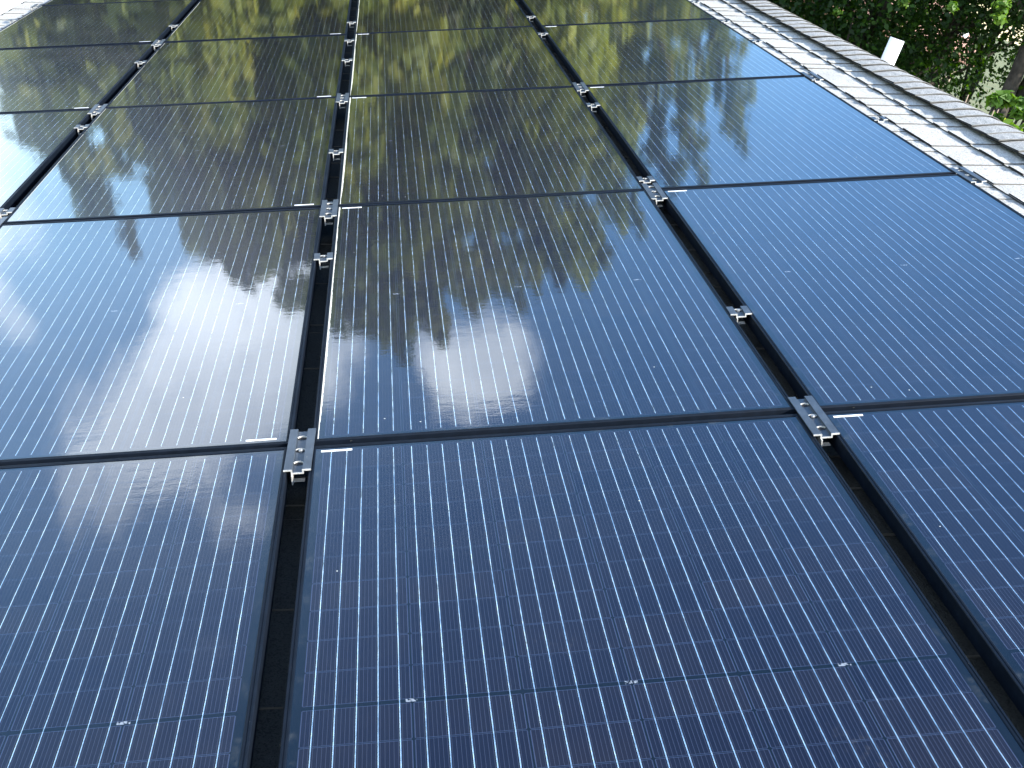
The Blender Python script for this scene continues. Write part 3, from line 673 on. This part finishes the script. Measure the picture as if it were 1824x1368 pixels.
for k_, (u, v, D, rr_, nn, j_) in enumerate([(1697, 12, 13.5, .07, 60, 4), (1786, 8, 13, .09, 90, 5), (1780, 34, 13, .07, 70, 5), (1492, 22, 15, .06, 40, 1), (1612, 2, 15, .08, 60, 3)]):  # leaf sprays in a brighter colour, added as sunlit patches of the wood
    t_ = [o_ for o_ in bpy.data.objects if o_.name.startswith('woodland_tree')][j_]; q_ = direct(u, v, D)
    leaves('crown', [q_ - t_.matrix_world.translation], [rr_], nn, .048, LF_SUM, t_, 300 + k_, .8, .1)
for i, (x_, y_) in enumerate([(16, 9.5), (20, 12.5), (21.5, 16), (23, 9)]):  # unseen trees added right of the frame to shade the wood
    tree('woodland_tree', Vector((x_, y_, GROUND)), 12.5 + (i % 3) * .6, 3.3, LF_DARK, 'tall unseen tree added to shade the wood, right of frame, number ' + ORD[i] + ' from the house', 80 + i, n=9000, leaf=.32, crown_from=.15, grp='trees of the dark wood behind the ridge', nclump=60, trunk_r=.2)
# ------------------------------------------------------------------ neighbour house behind the wood
nb_c = direct(1722, 86, 27)                      # right end of its eave
ang = R_(-12)
NB_M = Matrix.Translation((nb_c.x, nb_c.y, GROUND)) @ Matrix.Rotation(ang, 4, 'Z')
nh = tag(empty('neighbour_house', NB_M), 'tan sided house with a pinkish roof, glimpsed through the dark trees', 'house')
def siding_material():
    m_, g, b = material('tan_siding'); co = g.n('ShaderNodeTexCoord').outputs['Object']
    c = g.mix(g.ramp(g.noise(co, 3, 4), .3, .7), (.42, .36, .24, 1), (.50, .44, .31, 1)); g.l(c, b.inputs['Base Color']); b.inputs['Roughness'].default_value = .6; return m_
MAT_SID = siding_material(); MAT_PINK = simple('pinkish_roof', (.36, .21, .16), .85, 0, .3, .15, 14)
WH = nb_c.z - GROUND
sd = MB(); z = 0.
while z < WH - .02:
    z1 = min(z + .16, WH - .02)
    for (ya, yb, xx, sgn) in ((-.0, 0, 0, 0),):
        vs = [(-4.6, -.03, z), (0, -.03, z), (0, -.005, z1), (-4.6, -.005, z1), (0, 0, z), (-4.6, 0, z)]
        sd.add(vs, [(0, 1, 2, 3), (0, 5, 4, 1)])
    z = z1
sd.box(-4.6, 0, .001, 7, 0, WH - .02)
sd.build('wall', MAT_SID, nh)
rf = MB()
rf.add([(-4.9, -.35, WH - .1), (.25, -.35, WH - .1), (.25, 3.5, WH + 1.0), (-4.9, 3.5, WH + 1.0), (.25, 7.4, WH - .1), (-4.9, 7.4, WH - .1),
        (-4.9, -.35, WH - .28), (.25, -.35, WH - .28), (.25, 3.5, WH + .82), (-4.9, 3.5, WH + .82), (.25, 7.4, WH - .28), (-4.9, 7.4, WH - .28)],
       [(0, 1, 2, 3), (3, 2, 4, 5), (0, 6, 7, 1), (1, 7, 8, 2), (2, 8, 10, 4), (6, 0, 3, 9), (9, 3, 5, 11), (4, 10, 11, 5)])
rf.build('roof', MAT_PINK, nh)
wp = MB()
for (xa, za) in ((-2.4, .9), (-3.9, .9)):
    wp.box(xa, xa + 1.0, -.06, -.031, za, za + 1.3)
wp.build('window_frame', simple('window_trim', (.7, .7, .68), .5), nh)
np_ = direct(1712, 76, 27.6)
nv = tag(empty('roof_pipe', Matrix.Translation((np_.x, np_.y, np_.z - .45))), 'small white pipe standing on the pinkish roof behind the trees', 'pipe')
q = MB(); q.tube([(0, 0, 0), (0, 0, .8)], .065, 14); q.tube([(0, 0, .8), (0, 0, .84), (0, 0, .9)], [.09, .09, .03], 14); q.build('pipe', MAT_PVC, nv, True)

# ------------------------------------------------------------------ bushes beside the house, seen over the ridge
def bush(name, u, v, D, radius, mat, label, seed, n, leaf, twigs=10, cat='bush'):
    p = direct(u, v, D); rr = random.Random(seed)
    o = tag(empty(name, Matrix.Translation((p.x, p.y, GROUND))), label, cat)
    h = p.z - GROUND; tk = MB(); cs, rs = [], []
    for i in range(twigs):
        a = rr.random() * 6.283; q = radius * math.sqrt(rr.random())
        c_ = Vector((math.cos(a) * q, math.sin(a) * q, h - abs(rr.gauss(0, radius * .5)) - q * .3))
        tk.tube([(c_.x * .3, c_.y * .3, 0), (c_.x * .5, c_.y * .5, h * .6), c_], [.03, .02, .006], 5); cs.append(c_); rs.append(radius * rr.uniform(.22, .38))
    tk.build('stem', BARK, o, True); leaves('foliage', cs, rs, n, leaf, mat, o, seed, .6, .2); return o
bush('sumac_sapling', 1822, 172, 9.5, .17, LF_SUM, 'bright green sapling top sunlit at the right edge behind the ridge', 91, 420, .08, 9, 'sapling')
bush('sumac_sapling', 1868, 200, 9.2, .22, LF_SUM, 'bright green sapling just outside the right edge', 92, 600, .08, 9, 'sapling')
bush('dry_bush', 1692, 172, 11, .32, LF_YEL, 'pale yellowish bush rising just over the ridge caps', 93, 1500, .045, 14)
bush('dry_bush', 1745, 194, 10.5, .25, LF_YEL, 'small pale bush close to the bare twigs over the ridge', 94, 900, .045, 12)
tw = MB(); rr = random.Random(5); tp = direct(1805, 215, 9.5); MAT_TWIG = simple('dry_twig', (.28, .20, .15), .9)
two = tag(empty('bare_twigs', Matrix.Translation((tp.x, tp.y, GROUND))), 'bare reddish twigs below the bright sapling at the right edge', 'twigs')
for i in range(16):
    a = rr.random() * 6.28; b_ = rr.uniform(.1, .6); top = Vector((math.cos(a) * b_, math.sin(a) * b_, tp.z - GROUND + rr.uniform(-.25, .12)))
    tw.tube([(top.x * .3, top.y * .3, 0), (top.x * .7, top.y * .7, top.z * .6), top], [.012, .009, .004], 5)
tw.build('stem', MAT_TWIG, two)
